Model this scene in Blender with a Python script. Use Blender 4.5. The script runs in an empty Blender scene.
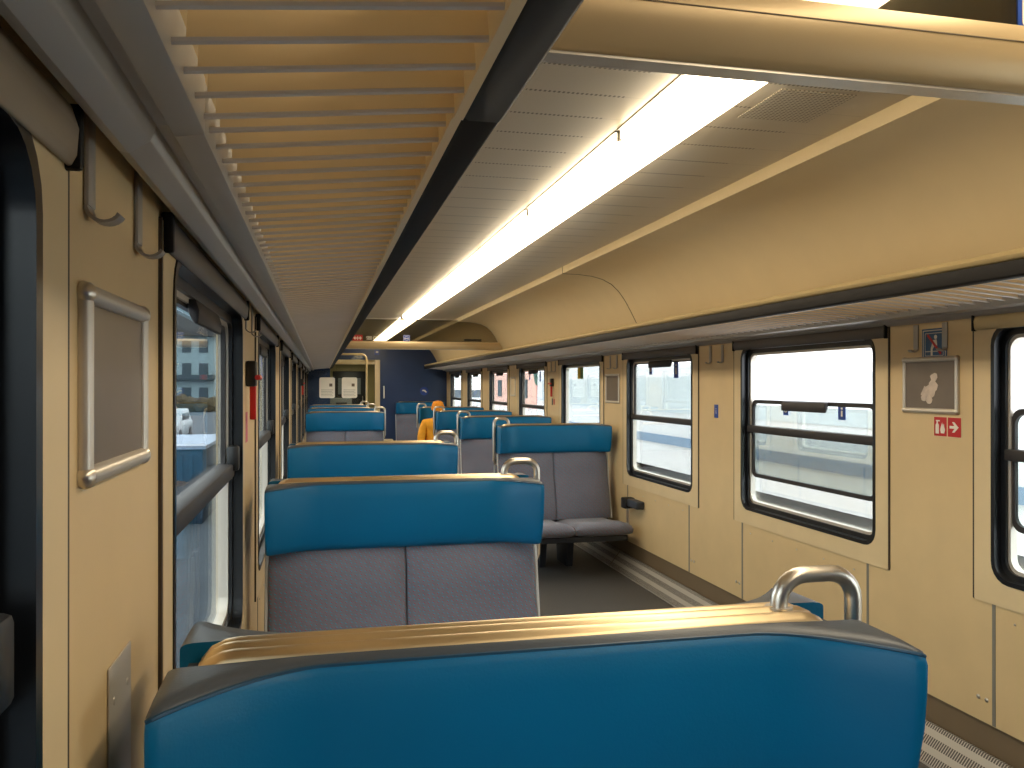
import bpy, bmesh, math, random
from mathutils import Vector, Matrix
random.seed(7)
C = bpy.context.scene.collection
E = 1.5            # eye height above the carriage floor
XL, XR = -0.242, 2.43
Y0, Y1 = -1.1, 16.34
YR = lambda y: 1.0692*y+.085     # along the right wall
YL = lambda y: 1.0692*y-.007     # along the left wall
YM = lambda y: 1.0692*y+.037     # on the centre line
sin, cos, pi = math.sin, math.cos, math.pi

# ------------------------------------------------------------------ materials
def lin(c):
    return tuple(((v/255)/12.92 if v/255 <= .04045 else ((v/255+.055)/1.055)**2.4) for v in c) + (1,)

class NT:
    def __init__(s, name):
        s.m = bpy.data.materials.new(name); s.m.use_nodes = True
        s.t = s.m.node_tree; s.n = s.t.nodes; s.l = s.t.links
        s.b = s.n['Principled BSDF']; s.out = s.n['Material Output']
    def node(s, typ, **kw):
        n = s.n.new(typ)
        for k, v in kw.items(): setattr(n, k, v)
        return n
    def put(s, sock, v):
        if hasattr(v, 'is_linked') or isinstance(v, bpy.types.NodeSocket): s.l.new(v, sock)
        else: sock.default_value = v
    def math(s, op, a, b=0.0, c=0.0):
        n = s.node('ShaderNodeMath', operation=op)
        s.put(n.inputs[0], a); s.put(n.inputs[1], b); s.put(n.inputs[2], c)
        return n.outputs[0]
    def xyz(s):
        tc = s.node('ShaderNodeTexCoord'); sp = s.node('ShaderNodeSeparateXYZ')
        s.l.new(tc.outputs['Object'], sp.inputs[0]); return sp.outputs, tc.outputs['Object']
    def mix(s, f, a, b):
        n = s.node('ShaderNodeMix', data_type='RGBA')
        s.put(n.inputs[0], f); s.put(n.inputs[6], a); s.put(n.inputs[7], b); return n.outputs[2]
    def noise(s, vec, scale, detail=3):
        n = s.node('ShaderNodeTexNoise'); s.l.new(vec, n.inputs['Vector'])
        n.inputs['Scale'].default_value = scale; n.inputs['Detail'].default_value = detail
        return n.outputs['Fac']
    def bump(s, h, strength, dist=.002):
        n = s.node('ShaderNodeBump'); n.inputs['Strength'].default_value = strength
        n.inputs['Distance'].default_value = dist; s.l.new(h, n.inputs['Height'])
        s.l.new(n.outputs[0], s.b.inputs['Normal'])

def mat(name, rgb, rough=.5, metal=0., var=.06, scale=6., spec=.5, bump=0., bscale=200., coat=0.):
    N = NT(name); b = N.b
    b.inputs['Roughness'].default_value = rough; b.inputs['Metallic'].default_value = metal
    b.inputs['Specular IOR Level'].default_value = spec
    if coat: b.inputs['Coat Weight'].default_value = coat; b.inputs['Coat Roughness'].default_value = .25
    c = lin(rgb); _, o = N.xyz()
    f = N.noise(o, scale)
    dk = tuple(v*(1-var*1.6) for v in c[:3]) + (1,); lt = tuple(min(1, v*(1+var)) for v in c[:3]) + (1,)
    N.l.new(N.mix(f, dk, lt), b.inputs['Base Color'])
    if bump: N.bump(N.noise(o, bscale, 2), bump)
    return N.m

M = {}
M['beige'] = mat('beige_laminate', (214,187,140), .42, bump=.08, bscale=350)
M['beige_lt'] = mat('pale_beige_panel', (220,197,154), .38)
M['cove'] = mat('cream_plastic', (230,209,166), .38, var=.03)
M['rail'] = mat('grey_painted_metal', (168,161,152), .36, metal=.2)
M['rail_beige'] = mat('beige_rail', (196,174,128), .35)
M['slat'] = mat('beige_slat', (232,208,164), .4)
M['bead'] = mat('grey_slat_edge', (206,198,192), .4)
M['dark'] = mat('black_rubber', (24,22,22), .6, spec=.3)
M['gasket'] = mat('window_rubber', (22,24,28), .28)
M['bar'] = mat('dark_window_bar', (52,49,49), .5, spec=.3)
M['blind'] = mat('brown_blind_box', (84,76,69), .45)
M['blind_shaded'] = mat('shaded_beige_blind_box', (146,132,112), .45)  # beige blind box at the near left, its shading put into the colour
M['groove'] = mat('dark_brown_groove', (66,54,42), .6)
M['brown'] = mat('brown_skirting', (116,98,74), .6)
M['alu'] = mat('brushed_aluminium', (208,200,188), .36, metal=.5, var=.04)
M['steel'] = mat('stainless_tube', (214,206,194), .34, metal=1., var=.03)
M['brass'] = mat('warm_metal_strip', (224,202,164), .36, metal=1., var=.03)
M['satin'] = mat('champagne_beam', (206,180,136), .34, metal=.25, var=.03)
M['leather'] = mat('blue_leather', (0,102,148), .42, var=.08, scale=5, spec=.3, bump=.12, bscale=260)
M['leather_top'] = mat('charcoal_leather', (66,74,84), .38, bump=.12, bscale=260)
M['leather_dk'] = mat('blue_leather_seam', (2,62,92), .45)
M['shell'] = mat('dark_seat_shell', (52,58,68), .5)
M['piping'] = mat('light_piping', (186,186,184), .45)
M['blue_wall'] = mat('navy_laminate', (36,58,98), .32, var=.08)
M['white'] = mat('white_plastic', (232,226,212), .4, var=.02)
M['red'] = mat('red_plastic', (186,22,18), .4)
M['signblue'] = mat('sign_blue', (30,66,150), .4)
M['signteal'] = mat('sign_teal_blue', (36,84,124), .4)
M['board'] = mat('grey_brown_backing', (112,98,82), .32, var=.14, scale=9)
M['peel'] = mat('torn_paper', (206,190,176), .8, var=.25, scale=40)
M['floor'] = mat('grey_floor', (84,83,82), .55, var=.35, scale=90)
M['olive'] = mat('olive_panel', (150,138,92), .5)
M['black'] = mat('black_plastic', (24,24,25), .45)
M['greybox'] = mat('grey_box', (120,126,130), .5)
M['yellow'] = mat('yellow_jacket', (232,158,18), .7, var=.12, scale=20)
M['orange'] = mat('orange_knit', (226,140,26), .85, var=.15, scale=60)
M['skin'] = mat('skin', (206,158,124), .55)
M['denim'] = mat('dark_trousers', (44,48,62), .8)
M['shoe'] = mat('brown_shoe', (60,44,34), .6)
M['green'] = mat('green_mark', (92,120,44), .5)
M['yellowmark'] = mat('yellow_mark', (214,184,40), .5)
M['pink'] = mat('pink_mark', (196,90,120), .5)
M['seam'] = mat('dark_seam', (120,104,80), .6)
M['seamgrey'] = mat('grey_seam', (128,124,114), .5)

def fabric():
    N = NT('dotted_grey_moquette'); (x, y, z), o = N.xyz()
    N.b.inputs['Roughness'].default_value = .9
    N.b.inputs['Sheen Weight'].default_value = .25
    P = .0165
    v = N.math('ADD', z, N.math('MULTIPLY', y, 1.0))
    fu = N.math('SUBTRACT', N.math('FRACT', N.math('DIVIDE', x, P)), .5)
    row = N.math('FRACT', N.math('DIVIDE', v, P))
    fv = N.math('SUBTRACT', row, .5)
    d = N.math('SQRT', N.math('ADD', N.math('MULTIPLY', fu, fu), N.math('MULTIPLY', fv, fv)))
    dot = N.math('LESS_THAN', d, .25)
    odd = N.math('GREATER_THAN', N.math('FRACT', N.math('DIVIDE', N.math('ADD', v, x), 2*P)), .5)
    dc = N.mix(odd, lin((54,138,162)), lin((146,70,86)))
    nz = N.noise(o, 60); nz2 = N.noise(o, 7)
    base = N.mix(nz, lin((88,89,102)), lin((110,111,124)))
    base = N.mix(N.math('MULTIPLY', nz2, .3), base, lin((138,138,148)))
    N.l.new(N.mix(N.math('MULTIPLY', dot, .9), base, dc), N.b.inputs['Base Color'])
    N.bump(N.noise(o, 500, 2), .35); return N.m
M['fabric'] = fabric()

def ceiling_mat():
    N = NT('perforated_ceiling'); (x, y, z), o = N.xyz()
    N.b.inputs['Roughness'].default_value = .38
    N.b.inputs['Metallic'].default_value = .15
    fy = N.math('ABSOLUTE', N.math('SUBTRACT', N.math('FRACT', N.math('DIVIDE', y, .2)), .5))
    line = N.math('LESS_THAN', fy, .034)
    thin = N.math('LESS_THAN', fy, .006)
    dots = N.math('GREATER_THAN', N.math('FRACT', N.math('DIVIDE', x, .014)), .5)
    side = N.math('ABSOLUTE', N.math('SUBTRACT', N.math('ABSOLUTE', N.math('SUBTRACT', x, 1.04)), .32))
    zone = N.math('LESS_THAN', side, .15)
    f = N.math('MAXIMUM', N.math('MULTIPLY', N.math('MULTIPLY', line, dots), N.math('MULTIPLY', zone, .9)), N.math('MULTIPLY', thin, .4))
    N.l.new(N.mix(f, lin((190,178,156)), lin((84,72,58))), N.b.inputs['Base Color']); return N.m
M['ceiling'] = ceiling_mat()

def perf(name, base, hole, px, py, ax='xy', r=.3, ymin=None):
    N = NT(name); s, o = N.xyz(); d = dict(zip('xyz', s))
    N.b.inputs['Roughness'].default_value = .45
    a = N.math('SUBTRACT', N.math('FRACT', N.math('DIVIDE', d[ax[0]], px)), .5)
    b = N.math('SUBTRACT', N.math('FRACT', N.math('DIVIDE', d[ax[1]], py)), .5)
    if ax == 'yz':   # upright slots in two bands on the sloping heater front
        m = N.math('MULTIPLY', N.math('LESS_THAN', N.math('ABSOLUTE', a), .3), N.math('LESS_THAN', N.math('ABSOLUTE', b), .28))
    else:
        m = N.math('LESS_THAN', N.math('SQRT', N.math('ADD', N.math('MULTIPLY', a, a), N.math('MULTIPLY', b, b))), r)
    N.l.new(N.mix(m, lin(base), lin(hole)), N.b.inputs['Base Color']); return N.m
M['heater'] = perf('heater_grille', (170,164,154), (66,62,58), .012, .05, 'yz')
M['speaker'] = perf('speaker_perforation', (190,178,156), (116,104,86), .014, .014, 'xy')

def glass(name, tint, refl=.06, rough=.0):
    N = NT(name); N.n.remove(N.b)
    t = N.node('ShaderNodeBsdfTransparent'); t.inputs[0].default_value = tint + (1,)
    g = N.node('ShaderNodeBsdfGlossy'); g.inputs['Roughness'].default_value = rough
    lw = N.node('ShaderNodeLayerWeight'); lw.inputs[0].default_value = .25
    f = N.math('MULTIPLY_ADD', lw.outputs['Fresnel'], .55, refl*.3)
    mx = N.node('ShaderNodeMixShader'); N.l.new(f, mx.inputs[0])
    N.l.new(t.outputs[0], mx.inputs[1]); N.l.new(g.outputs[0], mx.inputs[2])
    N.l.new(mx.outputs[0], N.out.inputs[0]); return N.m
M['glass'] = glass('window_glass', (.93,.97,.96))
M['tint'] = glass('smoked_glass', (.58,.56,.49), .05)
M['clear'] = glass('clear_screen', (.93,.95,.93), .05)

def emit(name, rgb, strength):
    N = NT(name); N.n.remove(N.b)
    e = N.node('ShaderNodeEmission'); e.inputs[0].default_value = rgb + (1,); e.inputs[1].default_value = strength
    N.l.new(e.outputs[0], N.out.inputs[0]); return N.m
M['lamp'] = emit('lamp_diffuser', (1.0,.84,.60), 5.8)
M['lamp_small'] = emit('vestibule_lamp', (1.0,.9,.6), 6.)

# ------------------------------------------------------------------ mesh helpers
class MB:
    def __init__(s): s.v = []; s.f = []
    def add(s, vs, fs):
        o = len(s.v); s.v += [tuple(p) for p in vs]; s.f += [tuple(i+o for i in q) for q in fs]; return s
    def box(s, x0, x1, y0, y1, z0, z1):
        v = [(x, y, z) for x in (x0, x1) for y in (y0, y1) for z in (z0, z1)]
        return s.add(v, [(0,1,3,2),(4,6,7,5),(0,4,5,1),(2,3,7,6),(0,2,6,4),(1,5,7,3)])
    def loft(s, secs, cap=True, closed=True):
        n = len(secs[0]); v = [p for q in secs for p in q]; f = []
        for i in range(len(secs)-1):
            for j in range(n if closed else n-1):
                k = (j+1) % n
                f.append((i*n+j, i*n+k, (i+1)*n+k, (i+1)*n+j))
        if cap and closed:
            f.append(tuple(range(n))[::-1]); f.append(tuple((len(secs)-1)*n+j for j in range(n)))
        return s.add(v, f)
    def prism(s, poly, off):
        off = Vector(off); return s.loft([[Vector(p) for p in poly], [Vector(p)+off for p in poly]])
    def ext_y(s, prof, y0, y1):          # closed (x,z) profile swept along y
        return s.loft([[(x, y0, z) for x, z in prof], [(x, y1, z) for x, z in prof]])
    def ext_x(s, prof, x0, x1):
        return s.loft([[(x0, y, z) for y, z in prof], [(x1, y, z) for y, z in prof]])
    def tube(s, path, r, n=10, taper=None):
        P = [Vector(p) for p in path]; secs = []; up = None
        for i, p in enumerate(P):
            t = (P[min(i+1, len(P)-1)] - P[max(i-1, 0)]).normalized()
            if up is None:
                a = Vector((0,0,1)) if abs(t.z) < .9 else Vector((1,0,0)); up = (a - t*a.dot(t)).normalized()
            else: up = (up - t*up.dot(t)).normalized()
            w = t.cross(up); rr = r if taper is None else taper[i]
            secs.append([p + (up*cos(2*pi*k/n) + w*sin(2*pi*k/n))*rr for k in range(n)])
        return s.loft(secs)
    def ring(s, a, b, n0, n1):           # frame between two outlines in the (x,y) plane, z from n0 to n1
        n = len(a); v = [(x,y,n0) for x,y in a]+[(x,y,n0) for x,y in b]+[(x,y,n1) for x,y in a]+[(x,y,n1) for x,y in b]; f = []
        for j in range(n):
            k = (j+1) % n
            f += [(j,k,n+k,n+j), (2*n+j,3*n+j,3*n+k,2*n+k), (j,2*n+j,2*n+k,k), (n+j,n+k,3*n+k,3*n+j)]
        return s.add(v, f)
    def ball(s, c, rx, ry=None, rz=None, n=12, m=8):
        ry = ry or rx; rz = rz or rx; secs = []
        for i in range(1, m):
            a = pi*i/m
            secs.append([(c[0]+rx*sin(a)*cos(2*pi*k/n), c[1]+ry*sin(a)*sin(2*pi*k/n), c[2]+rz*cos(a)) for k in range(n)])
        return s.loft(secs)
    def build(s, name, m, parent=None, ang=35, bevel=0., seg=2):
        me = bpy.data.meshes.new(name); bm = bmesh.new()
        vs = [bm.verts.new(p) for p in s.v]
        for q in s.f:
            try: bm.faces.new([vs[i] for i in q])
            except ValueError: pass
        if bevel:
            bmesh.ops.remove_doubles(bm, verts=bm.verts, dist=1e-5)
            bm.normal_update()
            es = [e for e in bm.edges if len(e.link_faces) == 2 and e.calc_face_angle(0) > .6]
            bmesh.ops.bevel(bm, geom=es, offset=bevel, segments=seg, affect='EDGES', profile=.5, clamp_overlap=True)
        bmesh.ops.recalc_face_normals(bm, faces=bm.faces)
        bm.to_mesh(me); bm.free()
        if ang:
            for p in me.polygons: p.use_smooth = True
            me.set_sharp_from_angle(angle=math.radians(ang))
        me.materials.append(M[m] if isinstance(m, str) else m)
        o = bpy.data.objects.new(name, me); C.objects.link(o)
        if parent: o.parent = parent
        return o

def tag(o, label, cat, group=None):
    o['label'] = label; o['category'] = cat
    if group: o['group'] = group
    return o
def thing(name, label, cat, loc=(0,0,0), group=None, basis=None):
    o = bpy.data.objects.new(name, None); o.empty_display_size = .1; C.objects.link(o)
    if basis: o.matrix_world = Matrix.Translation(loc) @ basis
    else: o.location = loc
    return tag(o, label, cat, group)
def struct(o): o['kind'] = 'structure'; return o
def sempty(name, loc, basis=None):
    o = bpy.data.objects.new(name, None); C.objects.link(o)
    o.matrix_world = Matrix.Translation(loc) @ (basis or Matrix())
    return struct(o)
def dup(root, loc, label, group=None):
    def cp(o, par):
        c = o.copy(); C.objects.link(c)
        if par: c.parent = par
        for ch in list(o.children): cp(ch, c)
        return c
    r = cp(root, None); r.location = loc; r['label'] = label
    if group: r['group'] = group
    return r
def basis(x, y, z): return Matrix((x, y, z)).transposed().to_4x4()
BR = basis((0,-1,0), (0,0,1), (-1,0,0))     # right wall seen from inside
BL = basis((0,1,0), (0,0,1), (1,0,0))       # left wall
BF = basis((1,0,0), (0,0,1), (0,-1,0))      # facing the near end
def rr(w, h, r, k=5, cx=0, cy=0):
    p = []
    for sx, sy, a0 in ((1,1,0), (-1,1,90), (-1,-1,180), (1,-1,270)):
        for i in range(k+1):
            a = math.radians(a0+90*i/k)
            p.append((cx+sx*(w/2-r)+r*cos(a), cy+sy*(h/2-r)+r*sin(a)))
    return p
def txt(s, size, name, m, parent, x, y, z, rot=0, sx=1):
    cu = bpy.data.curves.new('t', 'FONT'); cu.body = s; cu.size = size; cu.align_x = 'CENTER'; cu.align_y = 'CENTER'; cu.extrude = .0004
    o = bpy.data.objects.new('t', cu); C.objects.link(o); bpy.context.view_layer.update()
    me = bpy.data.meshes.new_from_object(o.evaluated_get(bpy.context.evaluated_depsgraph_get()))
    bpy.data.objects.remove(o); bpy.data.curves.remove(cu)
    me.materials.clear(); me.materials.append(M[m])
    me.transform(Matrix.Translation((x,y,z)) @ Matrix.Rotation(rot,4,'Z') @ Matrix.Diagonal((sx,1,1,1)))
    q = bpy.data.objects.new(name, me); C.objects.link(q); q.parent = parent; return q
def flat(mb, poly, z, t=.0008):
    return mb.prism([(x, y, z) for x, y in poly], (0,0,t))
def smooth(t): t = max(0, min(1, t)); return t*t*(3-2*t)

# ------------------------------------------------------------------ the shell
PITCH = 1.884
def win_far(i, left=False): return (2.668 if left else 2.601) + PITCH*i          # i = 0 is the first one right of the frame's edge
WW, WB, WT = 1.22, E-.727, E+.222
def wall(name, x, out, idx):
    lf = out < 0
    b = MB(); x0, x1 = sorted((x, x+out))
    b.box(x0, x1, Y0, Y1, .233, WB); b.box(x0, x1, Y0, Y1, WT, E+.5)
    edges = [Y0]
    for i in idx: edges += [max(Y0, win_far(i, lf)-WW), win_far(i, lf)]
    edges.append(Y1)
    for a, c in zip(edges[0::2], edges[1::2]):
        if c > a: b.box(x0, x1, a, c, WB, WT)
    return struct(b.build(name, 'beige'))
IDX = list(range(-1, 8))
wr = wall('wall_right', XR, .07, IDX); wl = wall('wall_left', XL, -.07, IDX)
# seams between the lower panels, and the screws beside them
for x, s, par in ((XR, -1, wr), (XL, 1, wl)):
    b = MB(); lf = s > 0
    for i in IDX:
        f = win_far(i, lf)
        for y in (f-.004, f-WW+.06):
            b.box(min(x, x+s*.0015), max(x, x+s*.0015), y-.008, y+.008, .235, WB-.08)
            for dy in (.035, .075) if y > f-.5 else (-.035, -.075):
                if -1 < i < 4: MB().ball((x+s*.001, y+dy, E-1.18), .004, .009, .009).build('screw', 'steel', par)
        if -1 < i < 3:
            for k in range(5):
                MB().ball((x+s*.001, f-.1-.24*k, WB-.135), .003, .005, .005, 8, 6).build('screw', 'steel', par)
    b.build('panel_seam', 'seamgrey', par)

struct(MB().box(XL-.07, XR+.07, Y0, 18.4, -.06, 0).build('floor', 'floor'))
for nm, x, s in (('baseboard_right', XR, 1), ('baseboard_left', XL, -1)):
    struct(MB().box(min(x+.012*s, x+.07*s), max(x+.012*s, x+.07*s), Y0, Y1, 0, .236).build(nm, 'brown'))

CZ = E+.845
prof_r = [(1.68,.845),(1.68,.797),(1.70,.795),(1.80,.793),(1.90,.783),(1.98,.763),(2.05,.728),(2.105,.678),(2.155,.61),(2.20,.53),(2.245,.445),(2.29,.375),(XR+.02,.35)]
prof_l = [(2.16-x, z) for x, z in prof_r[:-1]] + [(XL-.02, .34)]
ce = struct(MB().box(.48, 1.68, Y0, Y1, CZ, CZ+.03).build('ceiling', 'ceiling'))
for nm, pr, sg in (('trim_1', prof_r, 1), ('trim_2', prof_l, -1)):
    p = [(x, z+E) for x, z in pr]
    outer = [(x+.02*sg, z+.03) for x, z in reversed(p)]
    struct(MB().ext_y(p+outer, Y0, Y1).build(nm, 'cove', ang=50))
b = MB()
p = [(x, z+E) for x, z in prof_r]
for yy in (YR(5.24),):
    b.loft([[(x-.002, yy, z-.002) for x, z in p]+[(x+.004, yy, z+.004) for x, z in reversed(p)],
            [(x-.002, yy+.006, z-.002) for x, z in p]+[(x+.004, yy+.006, z+.004) for x, z in reversed(p)]])
b.build('joint', 'seam', ce)
# outer roof and near end, so that no daylight leaks in
struct(MB().box(XL-.09, XR+.09, Y0-.06, 18.5, E+.9, E+.95).build('roof', 'dark'))
struct(MB().box(XL-.07, XR+.07, Y0-.06, Y0, 0, E+.9).build('wall_near_end', 'blue_wall'))
# far partition with its doorway
DX0, DX1, DZ = .17, 1.02, E+.40
b = MB()
b.box(XL-.07, DX0, Y1, Y1+.05, 0, E+.9); b.box(DX1, XR+.07, Y1, Y1+.05, 0, E+.9); b.box(DX0, DX1, Y1, Y1+.05, DZ, E+.9)
struct(b.build('wall_partition', 'blue_wall'))
b = MB(); b.box(DX1, DX1+.10, Y1-.02, Y1+.06, 0, DZ+.09); b.box(DX0, DX1, Y1-.02, Y1+.06, DZ, DZ+.09)
struct(b.build('trim_3', 'beige_lt', bevel=.006))
b = MB()   # vestibule beyond
b.box(-.02, 0, Y1+.05, 18.4, 0, E+.9); b.box(1.9, 1.92, Y1+.05, 18.4, 0, E+.9); b.box(0, 1.9, 18.38, 18.4, 0, E+.9); b.box(0, 1.9, Y1+.05, 18.4, E+.5, E+.52)
ve = struct(b.build('wall_vestibule', 'olive'))
d = struct(MB().box(.25, .95, 18.33, 18.37, 0, E+.3).build('door_1', 'black', bevel=.01))
MB().box(.36, .84, 18.32, 18.34, E-.2, E+.15).build('pane', 'greybox', d)
MB().tube([(.88,18.33,E-.45),(.88,18.28,E-.45),(.88,18.28,E-.25),(.88,18.33,E-.25)], .01).build('handle', 'steel', d)
t = thing('vestibule_lamp', 'lit lamp panel on the ceiling of the vestibule behind the far doorway', 'lamp', (.65,17.3,E+.5))
MB().box(-.26,.26,-.3,.3,-.025,0).build('frame', 'white', t); MB().box(-.22,.22,-.26,.26,-.032,-.024).build('diffuser', 'lamp_small', t)
t = thing('vestibule_cabinet', 'small grey box low behind the far doorway with a dark slot', 'cabinet', (.42,17.6,0))
MB().box(-.24,.2,-.15,.15,0,E-.27).build('body', 'greybox', t, bevel=.01); MB().box(-.12,.1,-.156,-.148,E-.42,E-.36).build('slot', 'black', t)

# ------------------------------------------------------------------ windows
def window(n, i, left, style):
    y = win_far(i, left)-WW/2; zc = (WB+WT)/2; h = WT-WB
    w = sempty('window_%d' % n, (XL if left else XR, y, zc), BL if left else BR)
    Z = lambda rel: rel+E-zc
    sw, top, bot = WW+.17, .036, .085
    cy = (top-bot)/2
    MB().ring(rr(sw, h+top+bot, .006, cy=cy), rr(WW, h, .075), -.03, .006).build('surround', 'beige_lt', w)
    MB().ring(rr(sw+.017, h+top+bot, .006, cy=cy), rr(sw-.002, h+top+bot-.002, .006, cy=cy), -.02, .0052).build('groove', 'groove', w)
    g = MB(); g.ring(rr(WW+.004, h+.004, .077), rr(WW-.03, h-.03, .065), -.056, .009); g.ring(rr(WW-.03, h-.03, .065), rr(WW-.075, h-.075, .05), -.06, -.02)
    g.build('gasket', 'gasket', w, bevel=0)
    MB().ring(rr(WW-.075, h-.075, .05), rr(WW-.10, h-.10, .045), -.058, -.03).build('inner_frame', 'alu', w)
    gw, lo, hi = WW-.096, -h/2+.048, h/2-.048
    a = gw/2
    if style == 'fixed':
        MB().box(-a, a, lo, hi, -.052, -.047).build('pane', 'glass', w)
    else:
        mid = Z(-.256)
        MB().box(-a, a, lo, mid, -.058, -.053).build('pane', 'glass', w)
        MB().box(-a-.012, a+.012, mid-.021, mid+.021, -.06, -.012).build('middle_bar', 'bar', w, bevel=.006)
        off = -.27 if style == 'open' else 0
        s = MB().box(-a+.012, a-.012, mid+off, hi-.02+off, -.046, -.042).build('sash_pane', 'glass', w)
        f = MB()
        f.ring(rr(gw, hi-mid+.02, .045, cy=(hi+mid)/2+off), rr(gw-.03, hi-mid-.022, .04, cy=(hi+mid)/2+off), -.05, -.036)
        f.build('sash_frame', 'bar', w)
        hb = MB(); yt = hi+off-.004
        hb.ext_x([(yt+.012,-.036),(yt+.012,-.016),(yt-.012,-.008),(yt-.04,-.010),(yt-.04,-.02),(yt-.02,-.03)], -.2, .2)
        hb.build('sash_handle', 'bar', w, bevel=.004)
        if left: MB().box(a-.035, a+.005, mid+.0, mid+.075, -.03, .004).build('latch', 'black', w, bevel=.008)
    bl = MB(); z0 = Z(.207)
    bl.ext_x([(z0,.008),(z0,.012),(z0+.01,.017),(z0+.035,.019),(z0+.058,.012),(z0+.058,.002),(z0+.01,.002)], -sw/2+.01, sw/2-.01)
    bl.build('blind_box', ('blind_shaded' if i < 0 else 'blind') if left else ('rail_beige' if i < 1 else 'blind'), w, bevel=.003)
    ends = MB()
    for e in (-1, 1): ends.box(*sorted((e*(sw/2-.012), e*(sw/2))), z0-.003, z0+.06, .002, .021)
    ends.build('end_cap', 'dark', w, bevel=.004)
    return w
n = 1
for i in IDX:
    window(n, i, False, 'open' if i in (0, 1) else 'fixed' if i == 3 else 'closed'); n += 1
for i in IDX:
    window(n, i, True, 'closed'); n += 1

def sticker(i, left, du, top, w, h, label, kind):
    x = XL-.040 if left else XR+.040
    y = win_far(i, left)-WW/2+du
    t = thing('window_sticker', label, 'sticker', (x, y, E+top-h/2), 'small stickers on the window panes', BL if left else BR)
    MB().box(-w/2, w/2, -h/2, h/2, 0, .0012).build('plate', 'signblue', t)
    b = MB()
    if kind == 'i':
        b.box(-w*.1, w*.1, -h*.28, h*.1, .0012, .002); b.box(-w*.12, w*.12, h*.18, h*.3, .0012, .002)
        b.build('symbol', 'white', t)
    elif kind == 'p':
        b.ring(rr(w*.7, w*.7, w*.34), rr(w*.5, w*.5, w*.24), .0012, .002); b.build('symbol', 'white', t)
        b = MB(); b.ball((0,0,.0014), w*.2, w*.2, .0008); b.build('dot', 'pink', t)
    return t
sticker(1, False, .20, -.10, .05, .065, 'blue and pink square sticker on the lowered sash of the nearest whole right window', 'p')
sticker(1, False, -.30, -.095, .06, .075, 'all dark blue sticker on the lowered sash of the nearest whole right window', 'i')
sticker(2, False, .22, .165, .055, .085, 'pink-dotted sticker at the top of the second whole right window', 'p')
sticker(2, False, -.25, .175, .075, .125, 'all blue sticker at the top of the second whole right window', 'i')
t = thing('window_sticker', 'yellow and green strip sticker hanging at the top of the undivided window', 'sticker', (XR+.044, win_far(3)-WW/2+.12, E+.12), 'small stickers on the window panes', BR)
MB().box(-.09,0,-.06,.08,0,.0012).build('half', 'yellowmark', t); MB().box(0,.09,-.06,.08,0,.0012).build('half', 'green', t)
sticker(4, False, .25, .15, .05, .09, 'pink-dotted sticker atop the window past the right-hand red hammer', 'p')
sticker(4, False, -.25, .16, .06, .12, 'all blue sticker atop the window past the right-hand red hammer', 'i')
sticker(1, True, -.34, .15, .07, .13, 'wider sticker with white marks at the upper left of the nearest whole left window', 'i')
sticker(1, True, .3, .15, .06, .12, 'dark narrow sticker below the sash handle of the nearest whole left window', 'i')

# ------------------------------------------------------------------ luggage racks
def rack(name, label, x_rail, x_bar0, x_bar1, xw, y0, y1, zoff=0., slat_y0=None):
    t = thing(name, label, 'luggage rack', ((x_rail+x_bar0)/2, (y0+y1)/2, E+.25))
    ox, oy, oz = t.location
    s = 1 if x_bar0 > x_rail else -1      # towards the aisle
    L = lambda pr: [(x-ox, z+E-oz+zoff) for x, z in pr]
    A, B = y0-oy, y1-oy
    d = lambda k: x_rail + s*k
    b = MB().ext_y(L([(d(0),.282),(d(-.032),.276),(d(-.034),.288),(d(-.05),.288),(d(-.056),.27),(d(-.078),.255),(d(-.09),.258),(d(-.09),.34),(d(-.06),.355),(d(0),.345)]), A, B)
    b.build('wall_rail', 'rail', t, ang=25, bevel=.002)
    lo, hi = min(x_bar0, x_bar1), max(x_bar0, x_bar1)
    MB().ext_y(L([(lo,.321),(lo+.006,.317),(hi-.006,.317),(hi,.321),(hi,.366),(lo,.366)]), A, B).build('edge_bar', 'dark', t, bevel=.003)
    ia, ib = sorted((x_bar0, x_bar0-s*.012))
    MB().ext_y(L([(ia,.318),(ib,.318),(ib,.40),(ia,.40)]), A, B).build('inner_rail', 'slat', t)
    m = (lo+hi)/2
    MB().ext_y(L([(m+.024*cos(k*pi/6), .384+.018*sin(k*pi/6)) for k in range(12)]), A, B).build('edge_tube', 'rail_beige', t)
    sl, bd = MB(), MB()
    xa, xb = d(.012), x_bar0+s*.012
    za, zb = .302, .33
    k = math.ceil(A/.0685)
    while k*.0685 < B:
        y = k*.0685
        sl.loft([[(xa-ox, y-.002+.0, za+E-oz+zoff), (xa-ox, y+.002, za+E-oz+zoff), (xa-ox, y+.016, za+.045+E-oz+zoff), (xa-ox, y+.012, za+.045+E-oz+zoff)],
                 [(xb-ox, y-.002, zb+E-oz+zoff), (xb-ox, y+.002, zb+E-oz+zoff), (xb-ox, y+.016, zb+.045+E-oz+zoff), (xb-ox, y+.012, zb+.045+E-oz+zoff)]])
        bd.tube([(d(-.01)-ox, y, za-.004+E-oz+zoff), (xb-ox, y, zb-.001+E-oz+zoff)], .0036, 6)
        k += 1
    sl.build('slats', 'slat', t, ang=0)
    bd.build('slat_edges', 'bead', t)
    return t
rack('luggage_rack', 'near section of the slatted overhead luggage rack along the left wall, above the picture frame', -.125, .164, .212, XL, Y0, .972, -.004)
rack('luggage_rack', 'long slatted overhead luggage rack along the left wall, running on to the far end', -.128, .164, .212, XL, .975, Y1-.05)
rack('luggage_rack', 'slatted overhead luggage rack above the right wall of windows', 2.345, 2.024, 1.976, XR, Y0, Y1-.05)

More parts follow.
